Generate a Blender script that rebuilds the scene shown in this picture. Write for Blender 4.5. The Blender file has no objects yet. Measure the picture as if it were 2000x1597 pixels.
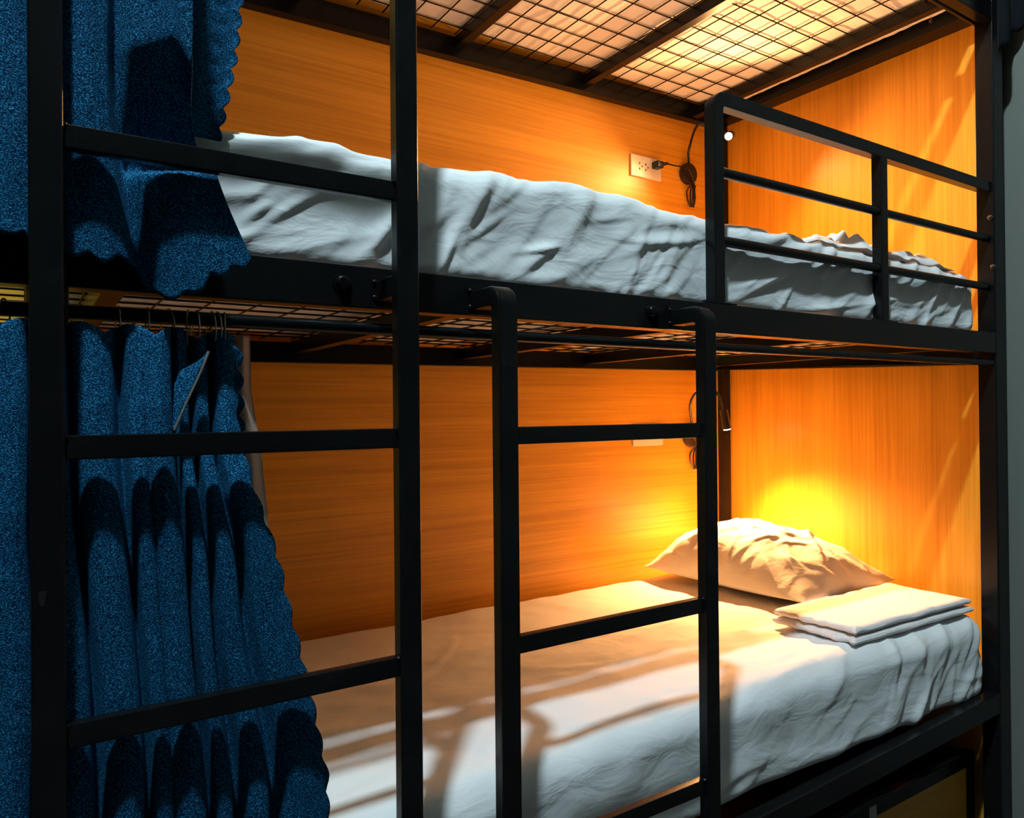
import bpy, bmesh, math, random
import numpy as np
from mathutils import Vector, Matrix
from mathutils import noise as mnoise

# ------------------------------------------------------------------ camera, world, lights, exposure
H = 1.25                     # camera height above the floor; all coordinates below are relative to the camera, x along the bed, y into it
F, YAW, PIT, ROL = 1450.56, .5808, .0043, -.0092
sc = bpy.context.scene
C = sc.collection
cam_d = bpy.data.cameras.new('camera')
cam_d.sensor_fit = 'HORIZONTAL'; cam_d.sensor_width = 36.0
cam_d.lens = F / 2000 * 36.0
cam_d.clip_start = .02
cam = bpy.data.objects.new('camera', cam_d); C.objects.link(cam)
cy, sy, cp, sp, cr, sr = math.cos(YAW), math.sin(YAW), math.cos(PIT), math.sin(PIT), math.cos(ROL), math.sin(ROL)
_fw = Vector((sy * cp, cy * cp, sp)); _r0 = Vector((cy, -sy, 0)); _u0 = _r0.cross(_fw)
_r = _r0 * cr + _u0 * sr; _u = _u0 * cr - _r0 * sr
cam.matrix_world = Matrix(((_r.x, _u.x, -_fw.x, 0), (_r.y, _u.y, -_fw.y, 0), (_r.z, _u.z, -_fw.z, H), (0, 0, 0, 1)))
sc.camera = cam

w = bpy.data.worlds.new('world'); sc.world = w; w.use_nodes = True
w.node_tree.nodes['Background'].inputs[0].default_value = (.55, .78, 1.0, 1)
w.node_tree.nodes['Background'].inputs[1].default_value = .006
sc.view_settings.view_transform = 'Standard'; sc.view_settings.look = 'None'
sc.view_settings.exposure = 0.0; sc.view_settings.gamma = 1; sc.view_settings.use_curve_mapping = False

KEY_POS = (-.30, 0.0, 3.2); KEY_W = 500; KEY_COL = (.70, .92, 1.0)
WARM = (1.0, .455, .15); LAMP_UP_W = 92; LAMP_LOW_W = 150

def add_light(name, typ, loc, energy, col, size=.05, parent=None, **kw):
    l = bpy.data.lights.new(name, typ); l.energy = energy; l.color = col
    l.shadow_soft_size = size
    for k, v_ in kw.items(): setattr(l, k, v_)
    o = bpy.data.objects.new(name, l); C.objects.link(o); o.location = (loc[0], loc[1], loc[2] + H)
    return o
add_light('ceiling_lamp_light', 'POINT', KEY_POS, KEY_W, KEY_COL, .07)

# ------------------------------------------------------------------ helpers
def ray(px, py):
    a = (px - 1000) / F; b = -(py - 798.5) / F
    return _fw + _r * a + _u * b
def onY(px, py, Y): d = ray(px, py); return d * (Y / d.y)
def onX(px, py, X): d = ray(px, py); return d * (X / d.x)
def onZ(px, py, Z): d = ray(px, py); return d * (Z / d.z)

def mesh_from(verts, faces, smooth=False):
    me = bpy.data.meshes.new('m')
    me.from_pydata([tuple(v) for v in verts], [], faces)
    me.update()
    if smooth:
        me.polygons.foreach_set('use_smooth', [True] * len(me.polygons))
    return me

class MB:
    """collects shapes (camera-relative coordinates) for one mesh"""
    def __init__(s): s.bm = bmesh.new()
    def box(s, x0, x1, y0, y1, z0, z1, bev=.003, seg=2, rot=None):
        b = bmesh.new(); bmesh.ops.create_cube(b, size=1)
        for v in b.verts:
            v.co = Vector(((x0 + x1) / 2 + v.co.x * (x1 - x0), (y0 + y1) / 2 + v.co.y * (y1 - y0), (z0 + z1) / 2 + v.co.z * (z1 - z0)))
        if bev > 0: bmesh.ops.bevel(b, geom=b.edges[:], offset=bev, segments=seg, affect='EDGES', profile=.5)
        if rot is not None: bmesh.ops.transform(b, matrix=rot, verts=b.verts)
        s._merge(b); return s
    def beam(s, a, b, d0, d1, axis='x', bev=.003):
        # a, b = (position, z bottom, z top) at both ends along the axis; d0..d1 is the extent across
        q = bmesh.new(); bmesh.ops.create_cube(q, size=1)
        for v in q.verts:
            e = a if (v.co.x < 0) else b
            u = d0 if v.co.y < 0 else d1
            z = e[1] if v.co.z < 0 else e[2]
            v.co = Vector((e[0], u, z)) if axis == 'x' else Vector((u, e[0], z))
        bmesh.ops.bevel(q, geom=q.edges[:], offset=bev, segments=2, affect='EDGES', profile=.5)
        s._merge(q); return s
    def cyl(s, p0, p1, r, n=16, r2=None, bev=0):
        p0, p1 = Vector(p0), Vector(p1); d = p1 - p0
        b = bmesh.new()
        bmesh.ops.create_cone(b, cap_ends=True, segments=n, radius1=r, radius2=r if r2 is None else r2, depth=d.length)
        if bev > 0:
            es = [e for e in b.edges if abs(e.verts[0].co.z - e.verts[1].co.z) < 1e-6]
            bmesh.ops.bevel(b, geom=es, offset=bev, segments=2, affect='EDGES', profile=.5)
        m = Matrix.Translation((p0 + p1) / 2) @ d.to_track_quat('Z', 'Y').to_matrix().to_4x4()
        bmesh.ops.transform(b, matrix=m, verts=b.verts)
        s._merge(b); return s
    def ball(s, c, r, sc_=(1, 1, 1), n=16):
        b = bmesh.new(); bmesh.ops.create_uvsphere(b, u_segments=n, v_segments=n // 2, radius=r)
        for v in b.verts: v.co = Vector((v.co.x * sc_[0] + c[0], v.co.y * sc_[1] + c[1], v.co.z * sc_[2] + c[2]))
        s._merge(b); return s
    def tube(s, pts, r, n=8, closed=False):
        pts = catmull(pts, closed)
        b = bmesh.new(); rings = []
        N = len(pts); ref = None
        for i, p in enumerate(pts):
            a = pts[(i - 1) % N] if (closed or i > 0) else p
            c = pts[(i + 1) % N] if (closed or i < N - 1) else p
            t = (c - a).normalized()
            if ref is None: ref = t.orthogonal().normalized()
            ref = (ref - t * ref.dot(t)).normalized(); q = t.cross(ref)
            rings.append([b.verts.new(p + (ref * math.cos(k * 2 * math.pi / n) + q * math.sin(k * 2 * math.pi / n)) * r) for k in range(n)])
        M = N if closed else N - 1
        for i in range(M):
            A, B = rings[i], rings[(i + 1) % N]
            for k in range(n): b.faces.new((A[k], A[(k + 1) % n], B[(k + 1) % n], B[k]))
        if not closed: b.faces.new(rings[0][::-1]); b.faces.new(rings[-1])
        s._merge(b); return s
    def _merge(s, b):
        bmesh.ops.recalc_face_normals(b, faces=b.faces[:])
        me = bpy.data.meshes.new('t'); b.to_mesh(me); b.free(); s.bm.from_mesh(me); bpy.data.meshes.remove(me)
    def mesh(s, smooth=True):
        me = bpy.data.meshes.new('m'); s.bm.to_mesh(me); s.bm.free()
        if smooth: me.polygons.foreach_set('use_smooth', [True] * len(me.polygons))
        return me

def catmull(pts, closed=False, k=8):
    P = [Vector(p) for p in pts]
    if len(P) < 3: return P
    out = []; N = len(P); M = N if closed else N - 1
    for i in range(M):
        p1, p2 = P[i], P[(i + 1) % N]
        p0 = P[i - 1] if (closed or i > 0) else p1 * 2 - p2
        p3 = P[(i + 2) % N] if (closed or i + 2 < N) else p2 * 2 - p1
        for j in range(k):
            t = j / k
            out.append(.5 * ((2 * p1) + (p2 - p0) * t + (2 * p0 - 5 * p1 + 4 * p2 - p3) * t * t + (3 * p1 - p0 - 3 * p2 + p3) * t ** 3))
    if not closed: out.append(P[-1])
    return out

def tag(o, label=None, cat=None, group=None, kind=None):
    if label: o['label'] = label
    if cat: o['category'] = cat
    if group: o['group'] = group
    if kind: o['kind'] = kind
    return o
ORG = {}
def thing(name, org, label, cat, group=None):
    o = bpy.data.objects.new(name, None); C.objects.link(o); o.empty_display_size = .05
    o.location = (org[0], org[1], org[2] + H); ORG[o] = Vector(org)
    return tag(o, label, cat, group)
def put(name, me, mat, parent=None, org=None, auto=True):
    """link a mesh given in camera-relative coordinates, re-centred on its parent's origin (or on org)"""
    me.name = name
    o = bpy.data.objects.new(name, me); C.objects.link(o)
    base = ORG[parent] if parent is not None else Vector(org if org else (0, 0, 0))
    me.transform(Matrix.Translation(-base))
    ORG[o] = base
    if parent is not None:
        o.parent = parent
    else:
        o.location = base + Vector((0, 0, H))
    me.materials.append(mat)
    if auto and hasattr(me, 'set_sharp_from_angle'): me.set_sharp_from_angle(angle=math.radians(38))
    return o
def bld(name, mb, mat, parent=None, org=None, smooth=True):
    o = put(name, mb.mesh(smooth), mat, parent, org)
    if len(o.data.polygons) < 4000:
        wn = o.modifiers.new('weighted_normals', 'WEIGHTED_NORMAL'); wn.keep_sharp = True; wn.weight = 80
    return o
def struct(name, mb, mat):
    o = bld(name, mb, mat, None, (0, 0, 0)); o['kind'] = 'structure'; return o

# ------------------------------------------------------------------ materials
def nodes(name):
    m = bpy.data.materials.new(name); m.use_nodes = True
    nt = m.node_tree; return m, nt, nt.nodes['Principled BSDF']
def L(nt, a, b): nt.links.new(a, b)
def simple(name, col, rough=.5, metal=0, spec=.5, bump=None, coat=0, **kw):
    m, nt, p = nodes(name)
    p.inputs['Base Color'].default_value = (*col, 1); p.inputs['Roughness'].default_value = rough
    p.inputs['Metallic'].default_value = metal; p.inputs['Specular IOR Level'].default_value = spec
    p.inputs['Coat Weight'].default_value = coat
    if bump:
        tc = nt.nodes.new('ShaderNodeTexCoord'); n = nt.nodes.new('ShaderNodeTexNoise'); n.inputs['Scale'].default_value = bump[0]; n.inputs['Detail'].default_value = 5
        b = nt.nodes.new('ShaderNodeBump'); b.inputs['Strength'].default_value = bump[1]; b.inputs['Distance'].default_value = bump[2]
        L(nt, tc.outputs['Object'], n.inputs['Vector']); L(nt, n.outputs['Fac'], b.inputs['Height']); L(nt, b.outputs['Normal'], p.inputs['Normal'])
    return m
def emis(name, col, st):
    m, nt, p = nodes(name)
    p.inputs['Base Color'].default_value = (*col, 1); p.inputs['Emission Color'].default_value = (*col, 1); p.inputs['Emission Strength'].default_value = st
    return m
BLACK = simple('black_powder_coat', (.0045, .005, .0055), .26, 0, .22, (420, .12, .0006))
DARKP = simple('black_plastic', (.010, .009, .009), .3)
BOLTM = simple('blackened_steel', (.16, .13, .11), .35, 1)
CHROME = simple('dull_chrome', (.60, .60, .58), .28, 1)
BRASS = simple('dark_steel_ring', (.40, .36, .28), .3, 1)
PLATE = simple('ivory_plastic', (.80, .74, .66), .35)
SLOT = simple('dark_slot', (.03, .02, .03), .5)
GREYW = simple('grey_plaster', (.155, .165, .145), .9, 0, .3, (30, .25, .002))
FLOORM = simple('dark_floor', (.05, .048, .045), .6, 0, .4, (12, .1, .002))

def wood(name, axis, c0=(.62, .270, .014), c1=(.86, .415, .036), rough=.40):
    m, nt, p = nodes(name)
    tc = nt.nodes.new('ShaderNodeTexCoord')
    def nz(scale, det, s):
        mp = nt.nodes.new('ShaderNodeMapping'); mp.inputs['Scale'].default_value = s
        n = nt.nodes.new('ShaderNodeTexNoise'); n.inputs['Scale'].default_value = scale; n.inputs['Detail'].default_value = det; n.inputs['Roughness'].default_value = .6
        L(nt, tc.outputs['Object'], mp.inputs['Vector']); L(nt, mp.outputs['Vector'], n.inputs['Vector']); return n
    if axis == 'x': sA, sB = (.9, 1, 55), (.35, 1, 9)
    else: sA, sB = (55, 55, .9), (9, 9, .35)
    a = nz(2.2, 6, sA); b = nz(1.6, 3, sB)
    mix = nt.nodes.new('ShaderNodeMix'); mix.data_type = 'FLOAT'; mix.inputs[0].default_value = .45
    L(nt, a.outputs['Fac'], mix.inputs[2]); L(nt, b.outputs['Fac'], mix.inputs[3])
    r = nt.nodes.new('ShaderNodeValToRGB'); r.color_ramp.elements[0].position = .36; r.color_ramp.elements[0].color = (*c0, 1)
    r.color_ramp.elements[1].position = .62; r.color_ramp.elements[1].color = (*c1, 1)
    L(nt, mix.outputs[0], r.inputs['Fac']); L(nt, r.outputs['Color'], p.inputs['Base Color'])
    p.inputs['Roughness'].default_value = rough
    bu = nt.nodes.new('ShaderNodeBump'); bu.inputs['Strength'].default_value = .08; bu.inputs['Distance'].default_value = .001
    L(nt, a.outputs['Fac'], bu.inputs['Height']); L(nt, bu.outputs['Normal'], p.inputs['Normal'])
    return m
WOOD_H = wood('wood_laminate_horizontal', 'x')
WOOD_V = wood('wood_laminate_vertical', 'z')

def cloth(name, col, wr=.35, scale=9, dist=.012, trans=0):
    m, nt, p = nodes(name)
    p.inputs['Base Color'].default_value = (*col, 1); p.inputs['Roughness'].default_value = .92; p.inputs['Specular IOR Level'].default_value = .15
    p.inputs['Sheen Weight'].default_value = .15
    tc = nt.nodes.new('ShaderNodeTexCoord')
    mp = nt.nodes.new('ShaderNodeMapping'); mp.inputs['Rotation'].default_value = (0, .45, .3); mp.inputs['Scale'].default_value = (1, 1.6, 2.2)
    n = nt.nodes.new('ShaderNodeTexNoise'); n.inputs['Scale'].default_value = scale; n.inputs['Detail'].default_value = 4; n.inputs['Distortion'].default_value = .8
    n2 = nt.nodes.new('ShaderNodeTexNoise'); n2.inputs['Scale'].default_value = 900; n2.inputs['Detail'].default_value = 1
    L(nt, tc.outputs['Object'], mp.inputs['Vector']); L(nt, mp.outputs['Vector'], n.inputs['Vector']); L(nt, tc.outputs['Object'], n2.inputs['Vector'])
    b = nt.nodes.new('ShaderNodeBump'); b.inputs['Strength'].default_value = wr; b.inputs['Distance'].default_value = dist
    b2 = nt.nodes.new('ShaderNodeBump'); b2.inputs['Strength'].default_value = .12; b2.inputs['Distance'].default_value = .0006
    L(nt, n.outputs['Fac'], b.inputs['Height']); L(nt, n2.outputs['Fac'], b2.inputs['Height']); L(nt, b.outputs['Normal'], b2.inputs['Normal']); L(nt, b2.outputs['Normal'], p.inputs['Normal'])
    if trans:
        tr = nt.nodes.new('ShaderNodeBsdfTranslucent'); tr.inputs[0].default_value = (*col, 1)
        mx = nt.nodes.new('ShaderNodeMixShader'); mx.inputs[0].default_value = trans
        out = nt.nodes['Material Output']; L(nt, p.outputs[0], mx.inputs[1]); L(nt, tr.outputs[0], mx.inputs[2]); L(nt, mx.outputs[0], out.inputs[0])
    return m
SHEET = cloth('white_cotton_sheet', (.80, .81, .82))
PILLOW = cloth('white_cotton_pillow', (.82, .80, .76), .3, 12, .010)
TOWEL = cloth('pink_white_towel', (.82, .77, .76), .3, 14, .006)
LINING = cloth('beige_lining', (.62, .56, .50), .2, 8, .006, .25)

def denim():
    m, nt, p = nodes('blue_denim')
    tc = nt.nodes.new('ShaderNodeTexCoord')
    mp = nt.nodes.new('ShaderNodeMapping'); mp.inputs['Scale'].default_value = (1, 1, 1.9); mp.inputs['Rotation'].default_value = (0, .35, 0)
    n = nt.nodes.new('ShaderNodeTexNoise'); n.inputs['Scale'].default_value = 600; n.inputs['Detail'].default_value = 2; n.inputs['Roughness'].default_value = .7
    n3 = nt.nodes.new('ShaderNodeTexNoise'); n3.inputs['Scale'].default_value = 14; n3.inputs['Detail'].default_value = 3
    L(nt, tc.outputs['Object'], mp.inputs['Vector']); L(nt, mp.outputs['Vector'], n.inputs['Vector']); L(nt, tc.outputs['Object'], n3.inputs['Vector'])
    r = nt.nodes.new('ShaderNodeValToRGB')
    e = r.color_ramp.elements; e[0].position = .42; e[0].color = (.0004, .006, .026, 1); e[1].position = .69; e[1].color = (.06, .40, .72, 1)
    k = e.new(.53); k.color = (.0008, .042, .118, 1)
    L(nt, n.outputs['Fac'], r.inputs['Fac']); L(nt, r.outputs['Color'], p.inputs['Base Color'])
    p.inputs['Roughness'].default_value = .9; p.inputs['Specular IOR Level'].default_value = .05
    b = nt.nodes.new('ShaderNodeBump'); b.inputs['Strength'].default_value = .5; b.inputs['Distance'].default_value = .0015
    L(nt, n.outputs['Fac'], b.inputs['Height']); L(nt, b.outputs['Normal'], p.inputs['Normal'])
    return m
DENIM = denim()
SHADE_DENIM = simple('shaded_denim', (.006, .008, .011), .9, 0, .1, (300, .4, .001))  # near-black colour holds the shade the top-right curtain hangs in

# ------------------------------------------------------------------ the setting
XP = 2.355          # inner face of the wooden end panel
YW = 2.03           # face of the wooden back wall
struct('floor', MB().box(-3, 2.8, -3, 2.1, -1.29, -1.25, 0), FLOORM)
struct('ceiling', MB().box(-3, 2.8, -3, 2.1, 3.30, 3.34, 0), GREYW)
struct('wall_back', MB().box(-3, 2.72, YW, YW + .04, -1.25, 3.30, 0), WOOD_H)
struct('wall_right', MB().box(2.40, 2.50, -3, YW + .04, -1.25, 3.30, 0), GREYW)

cl = thing('ceiling_lamp', (KEY_POS[0], KEY_POS[1], 3.30), 'round ceiling lamp above the bunks', 'lamp')
bld('lamp_housing', MB().cyl((KEY_POS[0], KEY_POS[1], 3.27), (KEY_POS[0], KEY_POS[1], 3.30), .14, 32, bev=.006), PLATE, cl)

# ------------------------------------------------------------------ the bunk frame
P1X, P2X, PY1 = 2.290, 2.352, 1.049
bunk = thing('bunk_bed', (1.2, 1.5, -1.25), 'black steel three-tier bunk frame with wire mesh decks', 'bunk bed')
for (x0, x1, y0, y1) in ((P1X, P2X, 1.0, PY1), (2.312, 2.352, 1.995, 2.028), (.002, .044, 1.0, PY1), (.0, .04, 1.995, 2.028)):
    bld('post', MB().box(x0, x1, y0, y1, -1.25, 2.2, .005), BLACK, bunk)
# front beams (z bottom, z top)
XL = -.75
def lineX(pa, pb, Y):
    A, B = onY(*pa, Y), onY(*pb, Y); k = (B.z - A.z) / (B.x - A.x); return lambda x: A.z + k * (x - A.x)
def lineY(pa, pb, X):
    A, B = onX(*pa, X), onX(*pb, X); k = (B.z - A.z) / (B.y - A.y); return lambda y: A.z + k * (y - A.y)
def xbeam(name, bot, top, x0, x1, y0, y1, h=None):
    t0 = top or (lambda x: bot(x) + h); b0 = bot or (lambda x: top(x) - h)
    bld(name, MB().beam((x0, b0(x0), t0(x0)), (x1, b0(x1), t0(x1)), y0, y1), BLACK, bunk)
MIDT, MIDB = lineX((400, 487), (1915, 646), 1.0), lineX((117, 560), (1948, 689.5), 1.0)
xbeam('front_beam', MIDB, MIDT, XL, P1X, 1.0, 1.032)
LOWT, LOWB = lineX((1562, 1557), (1951, 1355), 1.0), lineX((1580, 1596), (1949, 1396), 1.0)
xbeam('front_beam', LOWB, LOWT, XL, P1X, 1.0, 1.032)
xbeam('front_beam', lambda x: onY(1925, 31, 1.0).z, None, XL, P1X, 1.0, 1.032, .06)
xbeam('back_beam', lineX((480, 4), (1368, 237), 1.992), None, XL, 2.312, 1.992, 2.028, .064)
xbeam('back_beam', lineX((761, 711.5), (1355, 723), 1.992), None, XL, 2.312, 1.992, 2.028, .055)
xbeam('back_beam', lambda x: -.8742, None, XL, 2.312, 1.992, 2.028, .056)
for (pa, pb, hh_) in (((1894, 35), (1490, 205), .062), ((1905, 712), (1432, 722), .055)):
    f_ = lineY(pa, pb, 2.300)
    bld('side_beam', MB().beam((PY1, f_(PY1), f_(PY1) + hh_), (1.995, f_(1.995), f_(1.995) + hh_), 2.300, 2.348, 'y').beam((PY1, f_(PY1), f_(PY1) + .004), (1.995, f_(1.995), f_(1.995) + .004), 2.286, 2.302, 'y', .001), BLACK, bunk)
bld('side_beam', MB().box(2.300, 2.348, PY1, 1.995, -.8742, -.8186, .003), BLACK, bunk)
# cross slats and wire mesh
SLX = (-.43, .085, .600, 1.110, 1.610, 2.140)
MESHX, MESHY = .0815, .076
for (zb, zm) in ((.163, .2), (1.122, 1.158)):
    for sx in SLX:
        bld('cross_slat', MB().box(sx, sx + .03, 1.032, 1.992, zb, zb + .034, .002), BLACK, bunk)
    for i in range(5):
        x0, x1 = SLX[i] + .035, SLX[i + 1] - .003
        m = MB()
        nx = 6
        for k in range(nx + 1):
            x = x0 + (x1 - x0) * k / nx
            m.cyl((x, 1.034, zm), (x, 1.99, zm), .0021, 6)
        y = 1.99 - .04
        while y > 1.04:
            m.cyl((x0 - .02, y, zm + .003), (x1 + .02, y, zm + .003), .0021, 6); y -= MESHY
        bld('wire_mesh', m, BLACK, bunk)
# side deck rail bolts, beam bolts
def bolt(P, n, r=.0085, mat=DARKP):
    P, n = Vector(P), Vector(n)
    m = MB().cyl(P, P + n * .003, r * 1.25, 20, bev=.001).cyl(P + n * .003, P + n * .009, r, 20, r * .72, bev=.0015)
    m.cyl(P + n * .0088, P + n * .0095, r * .38, 6)
    return m
for (px, py) in ((668, 552), (1272, 608)):
    p = onY(px, py, 1.0); bld('bolt', bolt((p.x, 1.0, p.z), (0, -1, 0), .011, BLACK), BLACK, bunk)
for (px, py) in ((1934, 425), (1940, 521)):
    p = onX(px, py, P1X); bld('bolt', bolt((P1X, p.y, p.z), (-1, 0, 0), .006), BOLTM, bunk)
p = onX(1820, 40, 2.300); bld('bolt', bolt((2.300, p.y, p.z), (-1, 0, 0), .007), BOLTM, bunk)
# guard rail of the middle tier
GY0, GY1 = 1.008, 1.034
def topz(px, py, Y=GY0): return onY(px, py, Y).z
gz_t = onY(1500, 207, GY0).z
g = MB()
gtl = .030
bx = MB()
# rounded corner post + top rail swept as one bent tube
def bent(path, w_, d_, n=6, r=.03):
    """square tube in a plane y=const following corner path [(x,z)...] with rounded corner"""
    return
R = .028
x0g, x1g = 1.147, 1.177
b = bmesh.new()
out = []; inn = []
cxr, czr = x0g + R + .008, gz_t - R - .008
RO, RI = R + .008, .008
arc = [(cxr + RO * math.cos(a), czr + RO * math.sin(a)) for a in np.linspace(math.pi, math.pi / 2, 9)]
arci = [(x1g + .006 + .006 * math.cos(a), gz_t - gtl - .006 + .006 * math.sin(a)) for a in np.linspace(math.pi, math.pi / 2, 9)]
out = [(x0g, .2116)] + arc + [(P1X, gz_t)]
inn = [(x1g, .2116)] + arci + [(P1X, gz_t - gtl)]
def ribbon(out, inn, y0, y1, bev=.0025):
    b = bmesh.new()
    A = [b.verts.new((x, y0, z)) for x, z in out]; B = [b.verts.new((x, y0, z)) for x, z in inn]
    A2 = [b.verts.new((x, y1, z)) for x, z in out]; B2 = [b.verts.new((x, y1, z)) for x, z in inn]
    for i in range(len(out) - 1):
        b.faces.new((A[i], A[i + 1], B[i + 1], B[i])); b.faces.new((A2[i], B2[i], B2[i + 1], A2[i + 1]))
        b.faces.new((A[i], A2[i], A2[i + 1], A[i + 1])); b.faces.new((B[i], B[i + 1], B2[i + 1], B2[i]))
    b.faces.new((A[0], B[0], B2[0], A2[0])); b.faces.new((A[-1], A2[-1], B2[-1], B[-1]))
    bmesh.ops.recalc_face_normals(b, faces=b.faces[:])
    es = [e for e in b.edges if e.is_manifold and e.calc_face_angle() > 1.2]
    bmesh.ops.bevel(b, geom=es, offset=bev, segments=2, affect='EDGES', profile=.5)
    return b
m = MB(); m._merge(ribbon(out, inn, GY0, GY1)); bld('guard_rail', m, BLACK, bunk)
bld('guard_upright', MB().box(1.737, 1.766, GY0, GY1, .2116, gz_t - gtl + .001, .0025), BLACK, bunk)
for (pa, pb) in (((1430, 342), (1915, 463)), ((1430, 474), (1915, 558))):
    Ya = (GY0 + GY1) / 2
    za, zb_ = onY(*pa, Ya).z, onY(*pb, Ya).z
    z = (za + zb_) / 2
    bld('guard_bar', MB().cyl((1.165, Ya, za), (P1X + .002, Ya, zb_), .0105, 20), BLACK, bunk)
for xc in (1.162, 1.752):
    m = MB().box(xc - .045, xc + .045, GY0 - .004, GY1 + .002, .2118, .2150, .001)
    for dx in (-.034, .034): m.cyl((xc + dx, 1.018, .2145), (xc + dx, 1.018, .2185), .006, 12, bev=.001)
    bld('foot_plate', m, BLACK, bunk)
# curtain rods
bld('curtain_rod', MB().cyl((XL, 1.012, .1205), (P1X, 1.012, .1275), .0088, 20), BLACK, bunk)
ztr = onY(1925, 31, 1.0).z + .010
bld('curtain_rod', MB().cyl((XL, 1.043, ztr), (P1X, 1.043, ztr), .0088, 20), BLACK, bunk)

# wooden end panel
ep = thing('end_panel', (XP, 1.5, -1.25), 'orange-brown laminate board with vertical grain closing the right end of the bunk', 'panel')
bld('board', MB().box(XP, XP + .02, 1.03, YW - .001, -1.25, 2.3, .001), WOOD_V, ep)

# ------------------------------------------------------------------ ladders
YL0, YL1 = .9113, .9350
def weld(m, x, z, s=1):
    for dz in (-.0, ): m.ball((x - s * .001, YL0 + .010, z), .0032, (1, 1, 1), 8)
def ladder_rungs(par, x0, x1, tops):
    for zt in tops:
        m = MB().box(x0 - .001, x1 + .001, YL0 + .008, YL0 + .0235, zt - .0265, zt, .0022)
        o = bld('rung', m, BLACK, par)
        for xx in (x0, x1):
            bld('weld', MB().ball((xx, YL0 + .010, zt - .001), .0036, (1.2, 1.3, .9), 10), BLACK, o)
lt = thing('ladder', (.228, .92, -1.25), 'tall black steel ladder in front of the blue curtains, reaching past the upper tier', 'ladder')
def tilt_box(xa0, xa1, xb0, xb1, y0, y1, z0, z1):
    """rail whose foot is at xa and whose head is at xb"""
    b = bmesh.new(); bmesh.ops.create_cube(b, size=1)
    for v in b.verts:
        t = v.co.z + .5
        a0 = xa0 + (xb0 - xa0) * t; a1 = xa1 + (xb1 - xa1) * t
        v.co = Vector((a0 if v.co.x < 0 else a1, y0 if v.co.y < 0 else y1, z0 + (z1 - z0) * t))
    bmesh.ops.bevel(b, geom=b.edges[:], offset=.004, segments=3, affect='EDGES', profile=.5)
    m = MB(); m._merge(b); return m
bld('rail', tilt_box(.004, .036, .004, .036, YL0, YL1, -1.25, 1.9), BLACK, lt)
bld('rail', tilt_box(.4182, .4501, .4182, .4501, YL0, YL1, -1.25, 1.9), BLACK, lt)
ladder_rungs(lt, .036, .4182, [.3125 + .34 * k for k in (4, 3, 2, 1)] + [.3125, -.0204, -.3276, -.655, -.99])
for x0 in (.004, .4182):
    m = MB().box(x0 + .003, x0 + .029, YL1 - .002, 1.0, .160, .190, .003).box(x0 - .004, x0 + .036, .9965, 1.0005, .152, .198, .001)
    m.ball((x0 + .002, .997, .188), .004, n=10).ball((x0 + .002, .997, .166), .004, n=10)
    bld('bracket', m, BLACK, lt)
# a faint bulb-shaped mark on the left rail
sx, sz = onY(62, 1135, YL0).x + .010, onY(62, 1135, YL0).z
mark = MB().ball((sx, YL0 + .002, sz), .009, (1, .12, 1.5), 20)
bld('bulb_mark', mark, simple('faint_bulb_mark', (.012, .012, .010), .4), lt)
bld('bulb_mark_base', MB().cyl((sx - .001, YL0 + .0042, sz - .027), (sx - .001, YL0 + .0042, sz - .012), .0045, 14, .0058), simple('faint_bulb_mark_grey', (.016, .016, .016), .4), lt)
ls = thing('short_ladder', (.808, .92, -1.25), 'shorter black steel ladder with bent tops fixed to the middle beam', 'ladder')
ZT = .188
for (x0, x1) in ((.5769, .6108), (1.0073, 1.0392)):
    # path in the y-z plane: up the rail, round the bend, back to the beam
    d = YL1 - YL0; hh = .030
    Ro = .030; cyy, czz = YL0 + Ro, ZT - Ro
    o_ = [(YL0, -1.25)] + [(cyy + Ro * math.cos(a), czz + Ro * math.sin(a)) for a in np.linspace(math.pi, math.pi / 2, 9)] + [(1.0, ZT)]
    i_ = [(YL1, -1.25)] + [(YL1 + .004 + .004 * math.cos(a), ZT - hh - .004 + .004 * math.sin(a)) for a in np.linspace(math.pi, math.pi / 2, 9)] + [(1.0, ZT - hh)]
    b = ribbon(o_, i_, -x1, -x0, .004)
    for v in b.verts: v.co = Vector((-v.co.y, v.co.x, v.co.z))
    bmesh.ops.recalc_face_normals(b, faces=b.faces[:])
    m = MB(); m._merge(b); bld('rail', m, BLACK, ls)
    m = MB().box(x0 - .004, x1 + .004, .9965, 1.0005, .152, .197, .001)
    for zz in (.188, .163): m.ball((x0 + .001, .996, zz), .0045, n=10)
    bld('bracket_plate', m, BLACK, ls)
ladder_rungs(ls, .6108, 1.0073, [-.0219, -.3334, -.655, -.99])

# ------------------------------------------------------------------ bedding
rng = np.random.default_rng(7)
def crease_field(X, S, n, seed, ang=(.2, 1.0), ln=(.08, .35), wd=(.006, .016), amp=(.002, .006), xr=(0, 2.2), sr=(0, .5)):
    """soft one-sided creases in the (x, s) plane of a sheet"""
    r = np.random.default_rng(seed); Hh = np.zeros_like(X)
    for _ in range(n):
        cx, cs = r.uniform(*xr), r.uniform(*sr); a = r.uniform(*ang); l = r.uniform(*ln); w_ = r.uniform(*wd); h = r.uniform(*amp)
        dx, ds = X - cx, S - cs
        bow = r.uniform(-1.5, 1.5)
        t = dx * math.cos(a) + ds * math.sin(a); q = -dx * math.sin(a) + ds * math.cos(a) + bow * t * t
        env = np.exp(-(t / (l * .5)) ** 2 * 1.5)
        prof = np.where(q > 0, np.exp(-(q / (w_ * 2.6)) ** 2), np.exp(-(q / w_) ** 2))
        Hh += h * env * prof
    return Hh
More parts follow.
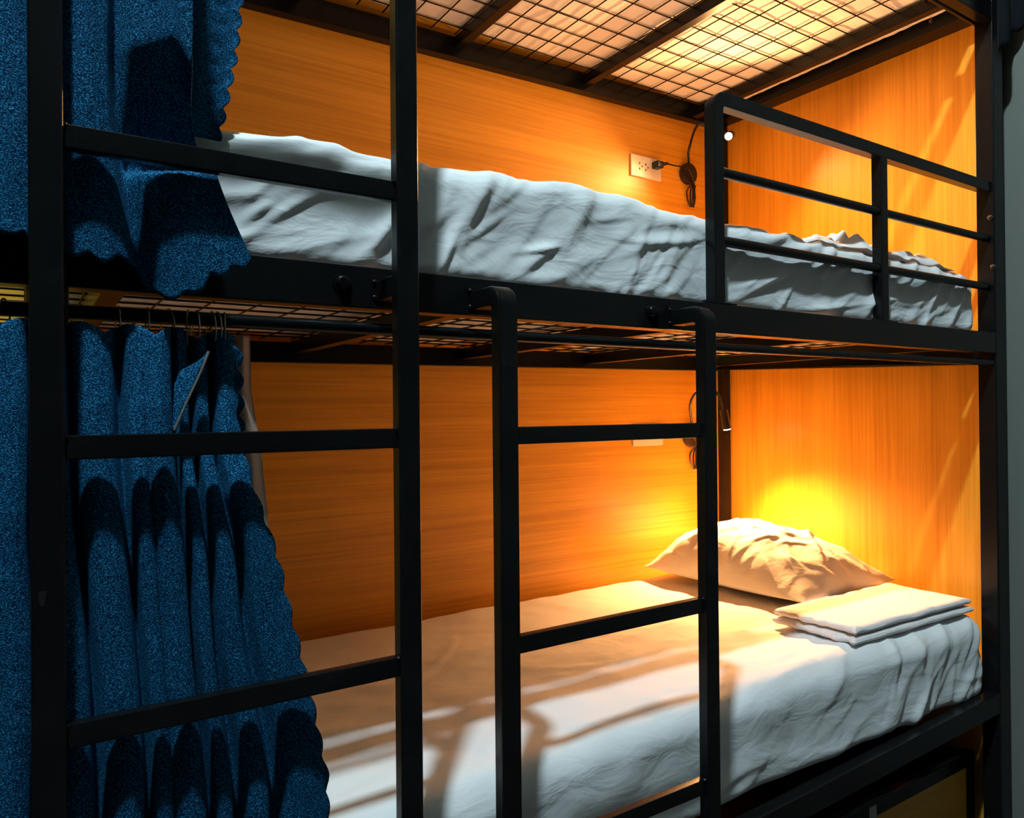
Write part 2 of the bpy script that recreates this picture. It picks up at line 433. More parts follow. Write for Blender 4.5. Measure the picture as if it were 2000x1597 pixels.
def vnoise(X, Y, Z, scale, seed=0):
    out = np.empty(X.size); xs, ys, zs = X.ravel(), Y.ravel(), Z.ravel()
    for i in range(xs.size): out[i] = mnoise.noise(Vector((xs[i] * scale + seed * 7.1, ys[i] * scale, zs[i] * scale)))
    return out.reshape(X.shape)
def grid_faces(nu, nv, off=0):
    return [(off + i * nv + j, off + i * nv + j + 1, off + (i + 1) * nv + j + 1, off + (i + 1) * nv + j) for i in range(nu - 1) for j in range(nv - 1)]
def mattress(xa, xb, y0, y1, z0, ztop, seed, rad=.05, creases=90, hem=None, lump=.006, nx=300, big=1.0, cr_kw=None, endr=.06, extra=None):
    """sheet-covered mattress: section wraps bottom -> front -> top -> back"""
    xs = np.linspace(xa, xb, nx)
    # section path samples as (y fraction, height fraction)
    def section(h):
        pts = []
        D = y1 - y0
        pts += [(y0 + .20, 0), (y0 + .06, 0.0)]
        for a in np.linspace(-math.pi / 2, -math.pi, 6): pts.append((y0 + .025 + .025 * math.cos(a), .025 + .025 * math.sin(a)))
        n1 = 40
        for t in np.linspace(0, 1, n1)[1:-1]: pts.append((y0, .025 + (h - rad - .025) * t))
        for a in np.linspace(math.pi, math.pi / 2, 12): pts.append((y0 + rad + rad * math.cos(a), h - rad + rad * math.sin(a)))
        for t in np.linspace(0, 1, 90)[1:-1]: pts.append((y0 + rad + (D - 2 * rad) * t, h))
        for a in np.linspace(math.pi / 2, 0, 8): pts.append((y1 - rad + rad * math.cos(a), h - rad + rad * math.sin(a)))
        pts.append((y1, .02)); pts.append((y1 - .02, 0)); pts.append((y1 - .5, 0)); pts.append((y0 + .21, 0))
        return np.array(pts)
    V = []
    for x in xs:
        e = min(x - xa, xb - x)
        f = 1.0
        if e < endr: f = math.sqrt(max(0, 1 - (1 - e / endr) ** 2))
        hfull = ztop(x) - z0
        s_ = section(hfull)
        # round the ends in plan and height
        cy_ = (y0 + y1) / 2; hw = (y1 - y0) / 2
        k = (hw - endr * .8 * (1 - f)) / hw
        s_[:, 0] = cy_ + (s_[:, 0] - cy_) * k
        s_[:, 1] = hfull / 2 + (s_[:, 1] - hfull / 2) * (1 - .35 * (1 - f))
        V.append(np.column_stack([np.full(len(s_), x), s_[:, 0], z0 + s_[:, 1]]))
    V = np.array(V)                                # nx, ns, 3
    # normals
    dU = np.gradient(V, axis=0); dV = np.gradient(V, axis=1)
    N = np.cross(dV, dU); N /= np.linalg.norm(N, axis=2, keepdims=True) + 1e-9
    top = N[:, 60, 2].mean()
    if top < 0: N = -N
    # arc coordinate
    seg = np.linalg.norm(np.diff(V, axis=1), axis=2); S = np.concatenate([np.zeros((nx, 1)), np.cumsum(seg, axis=1)], axis=1)
    X = V[:, :, 0]
    kw = dict(xr=(xa, xb), sr=(.15, .95)); kw.update(cr_kw or {})
    h = crease_field(X, S, creases, seed, **kw)
    if extra: h += crease_field(X, S, extra[0], seed + 50, **extra[1])
    h += lump * big * vnoise(X, S, X * 0, 5.5, seed) + lump * .5 * vnoise(X, S, X * 0, 13, seed + 3)
    h -= .003
    msk = np.clip((S - .10) / .05, 0, 1)
    V = V + N * (h * msk)[:, :, None]
    V[:, :, 2] = np.maximum(V[:, :, 2], z0)
    ns = V.shape[1]
    vs = V.reshape(-1, 3); fs = []
    for i in range(nx - 1):
        for j in range(ns - 1): fs.append((i * ns + j, i * ns + j + 1, (i + 1) * ns + j + 1, (i + 1) * ns + j))
    fs.append(tuple(range(ns))); fs.append(tuple((nx - 1) * ns + j for j in range(ns))[::-1])
    me = mesh_from(vs, fs, True)
    bm = bmesh.new(); bm.from_mesh(me); bmesh.ops.recalc_face_normals(bm, faces=bm.faces[:]); bm.to_mesh(me); bm.free()
    me.polygons.foreach_set('use_smooth', [True] * len(me.polygons))
    return me
def prof(tab):
    xs, zs = zip(*tab); return lambda x: float(np.interp(x, xs, zs))
mid_top = prof([(.06, .385), (.218, .390), (.265, .393), (.335, .401), (.437, .396), (.537, .398), (.70, .408), (.787, .412), (.88, .407), (.942, .417), (1.0, .409), (1.048, .402), (1.141, .403), (1.339, .396), (1.6, .392), (1.9, .390), (2.2, .385), (2.26, .375)])
mm = thing('mattress', (1.18, 1.5, .205), 'thick white sheeted mattress on the middle tier behind the guard rail', 'mattress')
put('sheet_cover', mattress(.06, 2.266, 1.036, 1.985, .205, mid_top, 11, rad=.04, creases=230, nx=430,
    cr_kw=dict(sr=(.15, .50), ang=(.1, 1.2), amp=(.0014, .0050), wd=(.0035, .011), ln=(.06, .30)), lump=.0065), SHEET, mm, auto=False)
low_top = prof([(.06, -.598), (1.2, -.592), (2.0, -.588), (2.27, -.590)])
ml = thing('mattress', (1.18, 1.5, -.812), 'white sheeted mattress on the lowest tier with ladder shadows across it', 'mattress')
put('sheet_cover', mattress(.06, 2.286, 1.030, 1.985, -.812, low_top, 23, rad=.055, creases=120, nx=400, extra=(26, dict(xr=(1.75, 2.28), sr=(.15, .42), ang=(.75, 1.35), ln=(.18, .42), wd=(.006, .014), amp=(.003, .006))),
    cr_kw=dict(sr=(.2, .95), ang=(-.35, .75), amp=(.0012, .004), wd=(.006, .016), ln=(.1, .5)), lump=.006), SHEET, ml, auto=False)
mt = thing('mattress', (1.18, 1.5, 1.165), 'white mattress seen from below through the wire mesh of the top tier', 'mattress')
def under(seed, x0, x1, y0, y1, zb, h, n=(240, 110), sag=.004):
    X, Y = np.meshgrid(np.linspace(x0, x1, n[0]), np.linspace(y0, y1, n[1]), indexing='ij')
    h_ = crease_field(X, Y, 90, seed, ang=(.3, 1.9), ln=(.05, .22), wd=(.005, .012), amp=(.001, .004), xr=(x0, x1), sr=(y0, y1))
    Z = zb - .5 * h_ + .003 * vnoise(X, Y, X * 0, 9, seed)
    e = np.minimum(np.minimum(X - x0, x1 - X), np.minimum(Y - y0, y1 - Y))
    Z = Z + .02 * np.exp(-e / .01) + .004 * vnoise(X, Y, X * 0, 40, seed + 5) * np.exp(-e / .03)
    X = X + np.where(np.abs(X - x1) < 1e-6, .006 * vnoise(X, Y, X * 0, 25, seed), 0)
    bot = np.stack([X, Y, Z], 2).reshape(-1, 3)
    top = bot.copy(); top[:, 2] = zb + h
    N = len(bot); f = grid_faces(*n); f2 = [tuple(a + N for a in q[::-1]) for q in f]
    side = []
    nu, nv = n
    loop = [i * nv for i in range(nu)] + [(nu - 1) * nv + j for j in range(1, nv)] + [i * nv + nv - 1 for i in range(nu - 2, -1, -1)] + [j for j in range(nv - 2, 0, -1)]
    for a, b_ in zip(loop, loop[1:] + loop[:1]): side.append((a, b_, b_ + N, a + N))
    me = mesh_from(np.vstack([bot, top]), f + f2 + side, True)
    bm = bmesh.new(); bm.from_mesh(me); bmesh.ops.recalc_face_normals(bm, faces=bm.faces[:]); bm.to_mesh(me); bm.free()
    me.polygons.foreach_set('use_smooth', [True] * len(me.polygons))
    return me
put('sheet_cover', under(5, .06, 2.292, 1.036, 1.985, 1.166, .16), SHEET, mt)

def pillow_mesh(L_, W_, Hh, seed, n=(80, 60), puff=.55, wr=.006, cre=40, taper=0):
    """stuffed pillow around the origin: x length, y width, z height (rests on z=0)"""
    vs = []; fs = []
    U, V_ = np.meshgrid(np.linspace(-1, 1, n[0]), np.linspace(-1, 1, n[1]), indexing='ij')
    def outline(U, V_):
        # pinched sides, pointed corners
        X = U * (1 - .10 * (1 - V_ ** 2) * 0 - .07 * (1 - np.abs(V_)) ** 1 * np.abs(U) ** 3) * L_ / 2
        Y = V_ * (1 - .06 * (1 - np.abs(U)) * np.abs(V_) ** 3 - .05 * np.abs(U) ** 4) * W_ / 2
        return X, Y
    X, Y = outline(U, V_)
    prof_ = (np.clip(1 - np.abs(U) ** 2.6, 0, 1) * np.clip(1 - np.abs(V_) ** 2.6, 0, 1)) ** puff
    edge = np.clip(np.minimum(1 - np.abs(U), 1 - np.abs(V_)) / .1, 0, 1)
    cr1 = crease_field(X, Y, cre, seed, ang=(-1.6, 1.6), ln=(.06, .25), wd=(.005, .012), amp=(.5, 1.4), xr=(-L_ / 2, L_ / 2), sr=(-W_ / 2, W_ / 2))
    rad = np.sin(np.arctan2(V_, U) * 17 + seed) * np.clip(np.maximum(np.abs(U), np.abs(V_)) - .5, 0, .3) * 1.8
    lump = vnoise(X, Y, X * 0, 7, seed)
    Zt = Hh * .80 * prof_ * (1 + taper * V_) + wr * edge * (cr1 + rad + 1.2 * lump)
    Zb = -Hh * .20 * prof_
    N = U.size
    a = np.stack([X, Y, Zt], 2).reshape(-1, 3); b_ = np.stack([X, Y, Zb - .0005], 2).reshape(-1, 3)
    b_[:, 2] = np.minimum(b_[:, 2], a[:, 2] - .001)
    zmin = b_[:, 2].min(); a[:, 2] -= zmin; b_[:, 2] -= zmin
    f = grid_faces(*n); f2 = [tuple(q + N for q in r_[::-1]) for r_ in f]
    nu, nv = n
    loop = [i * nv for i in range(nu)] + [(nu - 1) * nv + j for j in range(1, nv)] + [i * nv + nv - 1 for i in range(nu - 2, -1, -1)] + [j for j in range(nv - 2, 0, -1)]
    side = [(p_, q_, q_ + N, p_ + N) for p_, q_ in zip(loop, loop[1:] + loop[:1])]
    me = mesh_from(np.vstack([a, b_]), f + f2 + side, True)
    bm = bmesh.new(); bm.from_mesh(me); bmesh.ops.recalc_face_normals(bm, faces=bm.faces[:]); bm.to_mesh(me); bm.free()
    me.polygons.foreach_set('use_smooth', [True] * len(me.polygons))
    return me
def place(me, loc, rx=0, ry=0, rz=0):
    me.transform(Matrix.Translation(loc) @ Matrix.Rotation(rz, 4, 'Z') @ Matrix.Rotation(ry, 4, 'Y') @ Matrix.Rotation(rx, 4, 'X')); return me
o = put('pillow', place(pillow_mesh(.50, .66, .195, 3, n=(140, 170), wr=.0055, puff=.72, cre=70, taper=.25), (2.085, 1.635, -.588), rz=.03), PILLOW, None, (2.10, 1.62, -.59), auto=False)
tag(o, 'plump white pillow glowing under the lower reading lamp', 'pillow')

# folded towel / quilt on the lower mattress
def folded(xc, yc, z, lx, ly, rz, layers=3, t=.017, seed=4):
    m = MB(); th = None
    vs = []; fs = []; off = 0
    n = (60, 40)
    for k in range(layers):
        U, V_ = np.meshgrid(np.sin(np.linspace(-1, 1, n[0]) * math.pi / 2), np.sin(np.linspace(-1, 1, n[1]) * math.pi / 2), indexing='ij')
        sx = lx / 2 * (1 - .02 * k); sy_ = ly / 2 * (1 - .03 * ((k * 7) % 3))
        X = U * sx + .006 * vnoise(U, V_, U * 0 + k, 3, seed + k) + np.where(U < 0, .014 * vnoise(V_, U * 0, U * 0 + k, 5, seed + k + 9), 0); Y = V_ * sy_ + .004 * vnoise(V_, U, U * 0 + k, 3, seed + k + 5)
        e = np.minimum(1 - np.abs(U) ** 22, 1 - np.abs(V_) ** 14).clip(0, 1) ** .5
        wv = .004 * vnoise(X, Y, X * 0, 9, seed) + (crease_field(X, Y, 14, seed + k, ang=(.8, 2.2), ln=(.05, .2), wd=(.005, .01), amp=(.001, .003), xr=(-sx, sx), sr=(-sy_, sy_)) if k == layers - 1 else 0)
        zc = t * (k + .5)
        Zt = zc + (t * .5) * e + wv * min(1, k * .7 + .3); Zb = zc - t * .5 * e + wv * min(1, k * .7) * .9
        if k == 0: Zb = np.maximum(Zb, 0)
        N = U.size
        vs += list(np.stack([X, Y, Zt], 2).reshape(-1, 3)) + list(np.stack([X, Y, Zb], 2).reshape(-1, 3))
        f = grid_faces(*n, off); f2 = [tuple(q + N for q in r_[::-1]) for r_ in f]
        nu, nv = n
        loop = [i * nv for i in range(nu)] + [(nu - 1) * nv + j for j in range(1, nv)] + [i * nv + nv - 1 for i in range(nu - 2, -1, -1)] + [j for j in range(nv - 2, 0, -1)]
        fs += f + f2 + [(p_ + off, q_ + off, q_ + off + N, p_ + off + N) for p_, q_ in zip(loop, loop[1:] + loop[:1])]
        off += 2 * N
    me = mesh_from(vs, fs, True)
    bm = bmesh.new(); bm.from_mesh(me); bmesh.ops.recalc_face_normals(bm, faces=bm.faces[:]); bm.to_mesh(me); bm.free()
    me.polygons.foreach_set('use_smooth', [True] * len(me.polygons))
    return place(me, (xc, yc, z), rz=rz)
o = put('folded_quilt', folded(1.985, 1.185, -.586, .56, .25, -.02, layers=2, t=.023), TOWEL, None, (1.98, 1.225, -.588), auto=False)
tag(o, 'folded pinkish white quilt lying beside the pillow on the lowest tier', 'quilt')

# middle tier: pillow and rumpled cover
o = put('pillow', place(pillow_mesh(.36, .60, .10, 9, wr=.008), (1.93, 1.61, .390), rz=0), PILLOW, None, (1.93, 1.5, .385), auto=False)
tag(o, 'flat white pillow on the middle mattress behind the guard rail', 'pillow')
def rumple(x0, x1, y0, y1, z, seed):
    n = (90, 60)
    X, Y = np.meshgrid(np.linspace(x0, x1, n[0]), np.linspace(y0, y1, n[1]), indexing='ij')
    U = (X - x0) / (x1 - x0); V_ = (Y - y0) / (y1 - y0)
    env = np.clip(np.minimum(U, 1 - U) / .12, 0, 1) * np.clip(np.minimum(V_, 1 - V_) / .18, 0, 1)
    h = .030 * env ** .5 + env * (crease_field(X, Y, 60, seed, ang=(-1.6, 1.6), ln=(.05, .16), wd=(.005, .013), amp=(.008, .022), xr=(x0, x1), sr=(y0, y1)) + .012 * vnoise(X, Y, X * 0, 18, seed))
    Z = z + np.clip(h, .001, .085)
    Xj = X + .012 * vnoise(X, Y, X * 0, 22, seed + 1); Yj = Y + .012 * vnoise(Y, X, X * 0, 22, seed + 2)
    N = X.size
    a = np.stack([Xj, Yj, Z], 2).reshape(-1, 3); b_ = a.copy(); b_[:, 2] = z
    f = grid_faces(*n); f2 = [tuple(q + N for q in r_[::-1]) for r_ in f]
    nu, nv = n
    loop = [i * nv for i in range(nu)] + [(nu - 1) * nv + j for j in range(1, nv)] + [i * nv + nv - 1 for i in range(nu - 2, -1, -1)] + [j for j in range(nv - 2, 0, -1)]
    side = [(p_, q_, q_ + N, p_ + N) for p_, q_ in zip(loop, loop[1:] + loop[:1])]
    me = mesh_from(np.vstack([a, b_]), f + f2 + side, True)
    bm = bmesh.new(); bm.from_mesh(me); bmesh.ops.recalc_face_normals(bm, faces=bm.faces[:]); bm.to_mesh(me); bm.free()
    me.polygons.foreach_set('use_smooth', [True] * len(me.polygons))
    return me
o = put('rumpled_sheet', rumple(1.50, 2.18, 1.06, 1.28, .385, 31), SHEET, None, (1.85, 1.16, .385), auto=False)
tag(o, 'crumpled white sheet bunched at the head of the middle mattress', 'sheet')

# ------------------------------------------------------------------ sockets, cords, reading lamps
def socket(c, label, plug=True):
    t = thing('wall_socket', (c[0], YW, c[1]), label, 'socket')
    x, z = c
    bld('cover_plate', MB().box(x - .076, x + .076, YW - .007, YW, z - .040, z + .040, .003), PLATE, t)
    for dx in (-.034, -.004):
        for dz in (-.010, .010): bld('socket_slot', MB().box(x + dx - .0022, x + dx + .0022, YW - .0078, YW - .0065, z + dz - .004, z + dz + .004, 0), SLOT, t)
        bld('socket_slot', MB().cyl((x + dx + .012, YW - .0065, z), (x + dx + .012, YW - .0078, z), .003, 12), SLOT, t)
    return t
def lamp(base, label, head0, head1, neck, plugpt, watt, spot_to, spread=165):
    """disc base on the wall, gooseneck, small cylinder head from head0 (back) to head1 (lens)"""
    bx_, bz_ = base
    t = thing('reading_lamp', (bx_, YW, bz_), label, 'lamp')
    bld('wall_base', MB().cyl((bx_, YW, bz_), (bx_, YW - .022, bz_), .041, 36, bev=.005).ball((bx_ - .03, YW - .024, bz_ + .012), .0045, n=10), DARKP, t)
    bld('gooseneck', MB().tube([(bx_, YW - .015, bz_ + .02), (bx_ - .002, YW - .016, bz_ + .055)] + neck + [head0], .0046, 10), DARKP, t)
    h0, h1 = Vector(head0), Vector(head1); d = (h1 - h0).normalized()
    bld('lamp_head', MB().cyl(h0, h1, .0145, 24, .0155, bev=.002), DARKP, t)
    bld('lens', MB().cyl(h1, h1 + d * .002, .0125, 24), emis('warm_led', (1.0, .86, .62), 60), t)
    li = add_light('reading_lamp_light', 'SPOT', h1 + d * .016, watt, WARM, .013, spot_size=math.radians(spread), spot_blend=1.0)
    li.rotation_euler = (Vector(spot_to) - (h1 + d * .016)).to_track_quat('-Z', 'Y').to_euler()
    # mains cord from the base to the socket, with looped slack tied under the base
    px_, pz_ = plugpt
    bld('plug', MB().box(px_ - .016, px_ + .016, YW - .040, YW - .007, pz_ - .013, pz_ + .013, .004).cyl((px_ + .012, YW - .032, pz_ + .003), (px_ + .040, YW - .036, pz_ + .010), .0075, 12, .005), DARKP, t)
    kx, kz = bx_ + .022, bz_ - .040
    m = MB().tube([(px_ + .036, YW - .036, pz_ + .009), (px_ + .065, YW - .040, pz_ + .006), (bx_ - .035, YW - .036, bz_ + .010), (bx_ - .008, YW - .034, bz_ - .008), (kx, YW - .022, kz)], .0030, 8)
    for (dx, w_) in ((-.018, .016), (-.004, .010), (.012, .012)):
        m.tube([(kx, YW - .018, kz), (kx + dx - w_, YW - .014, kz - .030), (kx + dx * .6 - .004, YW - .012, kz - .085), (kx + dx * .2 + w_ * .6, YW - .016, kz - .050)], .0030, 8, closed=True)
    m.cyl((kx - .006, YW - .018, kz - .008), (kx + .006, YW - .018, kz - .008), .007, 12)
    bld('cord', m, DARKP, t)
    return t
su = onY(1260, 328, YW); socket((su.x, su.z), 'ivory double wall socket with a black plug, beside the upper reading lamp')
sl = onY(1264, 849, YW); socket((sl.x, sl.z), 'ivory double wall socket of the lowest tier, partly behind a ladder rung')
bu_ = onY(1340, 341, YW); bl_ = onY(1346, 852, YW)
hu = onY(1423, 266, 1.80); hu0 = hu + Vector((.06, .040, .030))
pu = onY(1276, 326, YW)
lamp((bu_.x, bu_.z), 'black gooseneck reading lamp of the middle tier, its tip shining past the guard rail', hu0, hu,
     [(onY(1346, 290, 1.99).x, 1.99, onY(1346, 290, 1.99).z), (onY(1365, 243, 1.95).x, 1.95, onY(1365, 243, 1.95).z), (hu0.x + .010, 1.90, hu0.z + .03)],
     (pu.x, pu.z), LAMP_UP_W, (1.45, 1.15, .40), 178)
hl = onY(1420, 838, 1.86); hl0 = onY(1413, 800, 1.865)
pl = onY(1290, 850, YW)
lamp((bl_.x, bl_.z), 'black gooseneck reading lamp of the lowest tier pointing down at the pillow', hl0, hl,
     [(onY(1348, 790, 1.99).x, 1.99, onY(1348, 790, 1.99).z), (onY(1362, 766, 1.96).x, 1.96, onY(1362, 766, 1.96).z), (onY(1398, 765, 1.90).x, 1.90, onY(1398, 765, 1.90).z)],
     (pl.x, pl.z), LAMP_LOW_W, (2.04, 1.66, -.5), 124)

# ------------------------------------------------------------------ curtains
def pleated(knots, yt, yb, Yr, Yv, z_top, z_bot, nv=150, sub=10, hem=None, xnoise=.004, seed=1, sway=None, edge=None, plane=.975, recess=None):
    """knots: list of (px_top, px_bottom, kind) kind 1 ridge / 0 valley, px given at image rows yt and yb on the plane"""
    kx = [(onY(a, yt, plane).x, onY(b_, yb, plane).x, k) for a, b_, k in knots]
    zt_, zb_ = onY(knots[0][0], yt, plane).z, onY(knots[0][1], yb, plane).z
    cols = []
    for i in range(len(kx) - 1):
        for s in range(sub):
            t = s / sub; cols.append((i, t))
    cols.append((len(kx) - 2, 1.0))
    V = []
    for (i, t) in cols:
        xa0, xb0, k0 = kx[i]; xa1, xb1, k1 = kx[i + 1]
        ct = .5 - .5 * math.cos(math.pi * t)
        kk = k0 + (k1 - k0) * ct
        u = (i + t) / (len(kx) - 1)
        for j in range(nv):
            v = j / (nv - 1)
            zt_loc = z_top
            zb_loc = z_bot if hem is None else hem(xb0 + (xb1 - xb0) * t, u)
            z = zt_loc + (zb_loc - zt_loc) * v
            f = (zt_ - z) / (zt_ - zb_)
            f = max(-.3, min(1.15, f))
            if sway: f = sway(f)
            x = (xa0 + (xb0 - xa0) * f) * (1 - t) + (xa1 + (xb1 - xa1) * f) * t
            n1 = mnoise.noise(Vector((x * 14, z * 3.5, seed))); n2 = mnoise.noise(Vector((x * 30, z * 11, seed + 4)))
            y = Yr + .26 * (Yv - Yr) * (1 - kk) + .74 * (Yv - Yr) * max(0, 1 - kk / .32) ** 2 + .0035 * (n1 + .5) + .0012 * (n2 + .5)
            x += .006 * mnoise.noise(Vector((x * 9, z * 5, seed + 9)))
            if recess: y += recess(i + t, z)
            if edge and i == len(kx) - 2 and t > .5: x += edge(z) * (t - .5) * 2
            V.append((x, y, z))
    return V, len(cols), nv
def sheet_obj(name, V, nu, nv, mat, parent=None, org=None, th=.0022):
    o = put(name, mesh_from(V, grid_faces(nu, nv), True), mat, parent, org, auto=False)
    sdf = o.modifiers.new('thickness', 'SOLIDIFY'); sdf.thickness = th; sdf.offset = 0
    return o
def scal(x, per=.032, amp=.010, ph=0): return amp * abs(math.sin(math.pi * (x / per + ph)))

uc = thing('curtain', (.05, .97, 1.1), 'blue denim curtain of the middle tier, drawn left with its scalloped hem over the beam', 'curtain')
def hem_up(x, u):
    px = np.interp(x, [onY(q, 480, .965).x for q in (-150, 0, 60, 130, 200, 262, 275, 310, 345, 400, 440, 486)], [440, 440, 455, 470, 478, 470, 528, 542, 535, 490, 478, 452])
    z = onY(300, 480, .965).z; zz = (798.5 - px) / F * .83 - .003
    return zz - scal(x, .030, .009)
kn = [(-150, -150, 0), (-90, -90, 1), (-40, -40, 0), (25, 15, 1), (100, 100, 0), (172, 192, 1), (222, 268, 0), (300, 385, 1), (362, 486, .9)]
V, nu, nv = pleated(kn, 0, 460, .9405, .968, 1.10, .2, hem=hem_up, seed=2, sub=16, nv=170, plane=.965, sway=lambda f: max(0, f) ** 1.5)
Vn = []
for (x, y, z) in V:
    q = onY(1000, 500, .965); dlt = Vector((x, .965, z)); ddep = dlt.dot(_fw)
    py = 798.5 - F * dlt.dot(_u) / ddep; px = 1000 + F * dlt.dot(_r) / ddep
    lo = 225 + (py - 60) * .06; hi = 350 + max(0, py - 90) * .42
    S_ = lambda t: (lambda q: q * q * (3 - 2 * q))(max(0, min(1, t)))
    k = S_((px - lo + 14) / 45) * S_((hi + 4 - px) / 26) * max(0, min(1, (py - 105 + (px - 240) * .22) / 215)) * S_((350 - py) / 34)
    Vn.append((x, min(y + .058 * k, .994), z))
V = Vn
sheet_obj('fabric', V, nu, nv, DENIM, uc)
# inner flap turned back behind the front fold, scalloped side edge
Vf = []; nuf, nvf = 40, 200
for i in range(nuf):
    u = i / (nuf - 1)
    for j in range(nvf):
        v = j / (nvf - 1); py = -500 + v * (275 + 500)
        pr = np.interp(py, [-500, 0, 60, 120, 200, 275], [480, 470, 466, 458, 442, 426])
        Yf = 1.022 + .006 * math.sin(u * 9)
        q0 = onY(300, py, Yf); q1 = onY(pr, py, Yf)
        z = q1.z; x = q0.x + (q1.x - q0.x) * u
        if u > .5: x += (scal(z, .027, .007) - .003) * (u - .5) * 2
        Vf.append((x, Yf, z - .0))
sheet_obj('inner_flap', Vf, nuf, nvf, DENIM, uc)

lc = thing('curtain', (.1, 1.0, .1), 'blue denim curtain of the lowest tier hanging in pleats from the rod on steel rings', 'curtain')
kn = [(-110, -110, 0), (-60, -60, 1), (-15, -20, 0), (30, 20, 1), (62, 75, 0), (110, 150, 1), (138, 190, 0), (172, 245, 1), (235, 285, 0), (262, 312, .6), (276, 330, .2), (303, 362, 1), (335, 395, 0), (352, 415, .45), (372, 445, .02), (392, 478, .5), (412, 515, .02), (436, 565, .6), (455, 606, .2)]
rowt = 640
ring_px = []
def top_z(px): return .108
V, nu, nv = pleated(kn, 640, 1560, .941, .978, .108, -1.22, seed=6, sub=9, nv=190, plane=.985, sway=lambda f: float(np.interp(f, [0, .25, .39, .55, .72, 1, 1.5], [0, .02, .15, .42, .62, .97, 1.45])),
                    edge=lambda z: scal(z, .045, .006), recess=lambda q, z: float(np.interp(q, [0, 4, 6, 9, 10, 12, 13, 19], [.012, .012, .020, .024, .012, .018, .045, .050])) * float(np.interp(z, [-.10, -.02, .10], [0, .55, 1.0])))
# pointed, scalloped heading between the rings
NV = nv; V2 = []
for i in range(nu):
    x0_ = V[i * NV][0]
    dip = .012 * (1 - abs(math.cos(math.pi * (x0_ / .052))))
    for j in range(NV):
        x, y, z = V[i * NV + j]
        k = max(0, 1 - j / 14)
        V2.append((x, y + (.990 - y) * .35 * k, z - dip * k))
sheet_obj('fabric', V2, nu, NV, DENIM, lc)
# corner of cloth folded back, with its pale selvedge
FY = .947
tri = []
for i in range(14):
    u = i / 13
    for j in range(20):
        v = j / 19
        xr_ = 406 - 68 * v; xl_ = np.interp(v, [0, .12, .35, 1], [392, 352, 340, 337]); py_ = 688 + 152 * v + (1 - u) * 20 * (1 - v)
        q = onY(xl_ + (xr_ - xl_) * u, py_, FY + .012 * (1 - u) * (1 - v)); tri.append(tuple(q))
SELV = simple('grey_selvedge', (.16, .15, .14), .9, 0, .1, (500, .4, .001))
fo = sheet_obj('folded_corner', tri, 14, 20, DENIM, lc)
bld('selvedge', MB().tube([onY(408, 686, FY), onY(390, 730, FY), onY(362, 790, FY), onY(340, 840, FY)], .0018, 6), SELV, fo)['label'] = 'pale grey selvedge'
# dark scalloped return edge behind the last pleat
Ve = []; nue, nve = 14, 260
for i in range(nue):
    u = i / (nue - 1)
    for j in range(nve):
        v = j / (nve - 1); z = .09 - v * 1.31
        py = 798.5 - z * F / .93
        pr = np.interp(py, [640, 870, 1000, 1150, 1300, 1420, 1500, 1597, 2200], [460, 468, 486, 534, 554, 580, 600, 606, 640])
        q = onY(pr, py, 1.012)
        x = q.x - .06 * (1 - u) + (scal(z, .030, .009) if u > .5 else 0) * (u - .5) * 2
        Ve.append((x, 1.012 + .006 * math.sin(u * 3), z))
sheet_obj('scalloped_edge', Ve, nue, nve, DENIM, lc)
lin = []
nul, nvl = 30, 200
for i in range(nul):
    u = i / (nul - 1)
    for j in range(nvl):
        v = j / (nvl - 1); py = 655 + v * 1400
        pr = np.interp(py, [655, 760, 900, 1000, 1130, 1300, 1600, 2055], [488, 490, 512, 522, 530, 540, 560, 590]); plx = pr - np.interp(py, [655, 900, 1130, 2055], [34, 50, 60, 80])
        Yl = float(np.interp(onY(pr, py, 1.03).z, [-.62, -.45], [1.014, 1.043])) + .006 * math.sin(u * 7 + 1)
        q0, q1 = onY(plx, py, Yl), onY(pr, py, Yl)
        x = q0.x + (q1.x - q0.x) * u
        if u < .3: x -= scal(q1.z, .028, .006) * (.3 - u) / .3
        lin.append((x, Yl, q1.z))
sheet_obj('lining', lin, nul, nvl, LINING, lc)['label'] = 'beige lining sheet'
# rings
RINGP = (8, 232, 290, 330, 371, 386, 416, 427, 442)
RINGL = ('alone at the far left of the tall ladder', 'nearest the tall ladder\'s left rail on its right side', 'second to the right of the ladder rail', 'third to the right of the ladder rail',
         'left one of the middle pair on the rod', 'right one of the middle pair on the rod', 'third from the right end of the curtain heading', 'second from the right end of the curtain heading', 'last one at the right end of the curtain heading')
for px, rl in zip(RINGP, RINGL):
    p = onY(px, 632, 1.0)
    m = MB(); r_ = .0165; tw = (px * 37 % 11 - 5) * .05
    pts = []
    for a in np.linspace(0, 2 * math.pi, 20, endpoint=False):
        yy = 1.012 + r_ * 1.05 * math.sin(a); zz = .108 + r_ * 1.5 * math.cos(a)
        pts.append((p.x + tw * .02 * math.sin(a), yy - .002, zz))
    m.tube(pts, .0011, 6, closed=True)
    rg = bld('curtain_ring', m, BRASS, None, (p.x, 1.012, .12))
    tag(rg, 'thin steel curtain ring, ' + rl, 'ring', 'curtain rings on the rod')
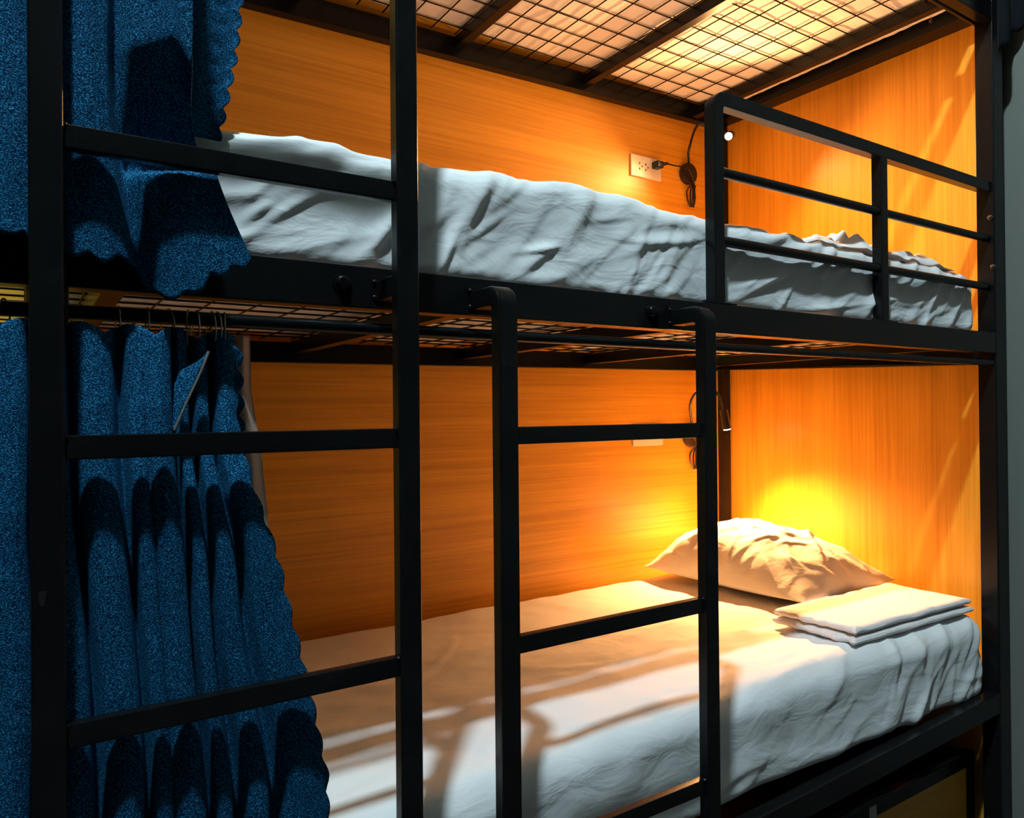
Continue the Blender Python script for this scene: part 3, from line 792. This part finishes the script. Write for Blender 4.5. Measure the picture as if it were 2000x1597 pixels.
# right-hand upper curtain, only its scalloped corner shows
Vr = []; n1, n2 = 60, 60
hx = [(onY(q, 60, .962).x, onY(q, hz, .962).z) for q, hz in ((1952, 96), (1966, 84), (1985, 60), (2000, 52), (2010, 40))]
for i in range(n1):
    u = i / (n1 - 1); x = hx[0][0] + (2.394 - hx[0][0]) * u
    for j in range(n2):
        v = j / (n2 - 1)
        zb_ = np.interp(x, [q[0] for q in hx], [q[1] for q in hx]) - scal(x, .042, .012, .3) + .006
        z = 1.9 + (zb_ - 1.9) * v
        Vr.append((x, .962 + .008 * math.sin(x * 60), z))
o = put('curtain', mesh_from(Vr, grid_faces(n1, n2), True), SHADE_DENIM, None, (2.34, .965, 1.3), auto=False)
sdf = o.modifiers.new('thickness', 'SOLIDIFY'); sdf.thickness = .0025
tag(o, 'shade-darkened scalloped curtain corner hanging beside the right post at the top', 'curtain')

# ------------------------------------------------------------------ drawer under the bed
dr = thing('under_bed_drawer', (1.7, 1.3, -1.25), 'black framed drawer with wooden front under the lowest tier', 'drawer')
DY = 1.075
a = onY(1891, 1497, DY); zt_d = onY(1890, 1472, DY).z; xr_ = onY(1904, 1500, DY).x
XL_D = 1.25
print('drawer', a, zt_d, xr_)
fh = zt_d - a.z
bld('frame', MB().box(XL_D, xr_, DY, DY + .025, zt_d - fh, zt_d, .002).box(a.x, xr_, DY, DY + .025, -1.22, zt_d - fh, .002).box(XL_D, XL_D + .03, DY, DY + .025, -1.22, zt_d - fh, .002)
    .box(XL_D, xr_, DY, DY + .025, -1.24, -1.21, .002), BLACK, dr)
bld('front_panel', MB().box(XL_D + .02, a.x + .005, DY + .006, DY + .018, -1.22, zt_d - fh + .004, .001), WOOD_H, dr)
bld('box', MB().box(XL_D, XL_D + .012, DY + .025, 1.9, -1.24, zt_d - .01, .001).box(xr_ - .012, xr_, DY + .025, 1.9, -1.24, zt_d - .01, .001).box(XL_D, xr_, 1.888, 1.9, -1.24, zt_d - .01, .001).box(XL_D, xr_, DY + .02, 1.9, -1.24, -1.23, .001), BLACK, dr)
c = onY(1702, 1572, DY)
bld('catch', MB().box(c.x - .016, c.x + .014, DY - .006, DY + .006, c.z - .045, c.z, .002), CHROME, dr)
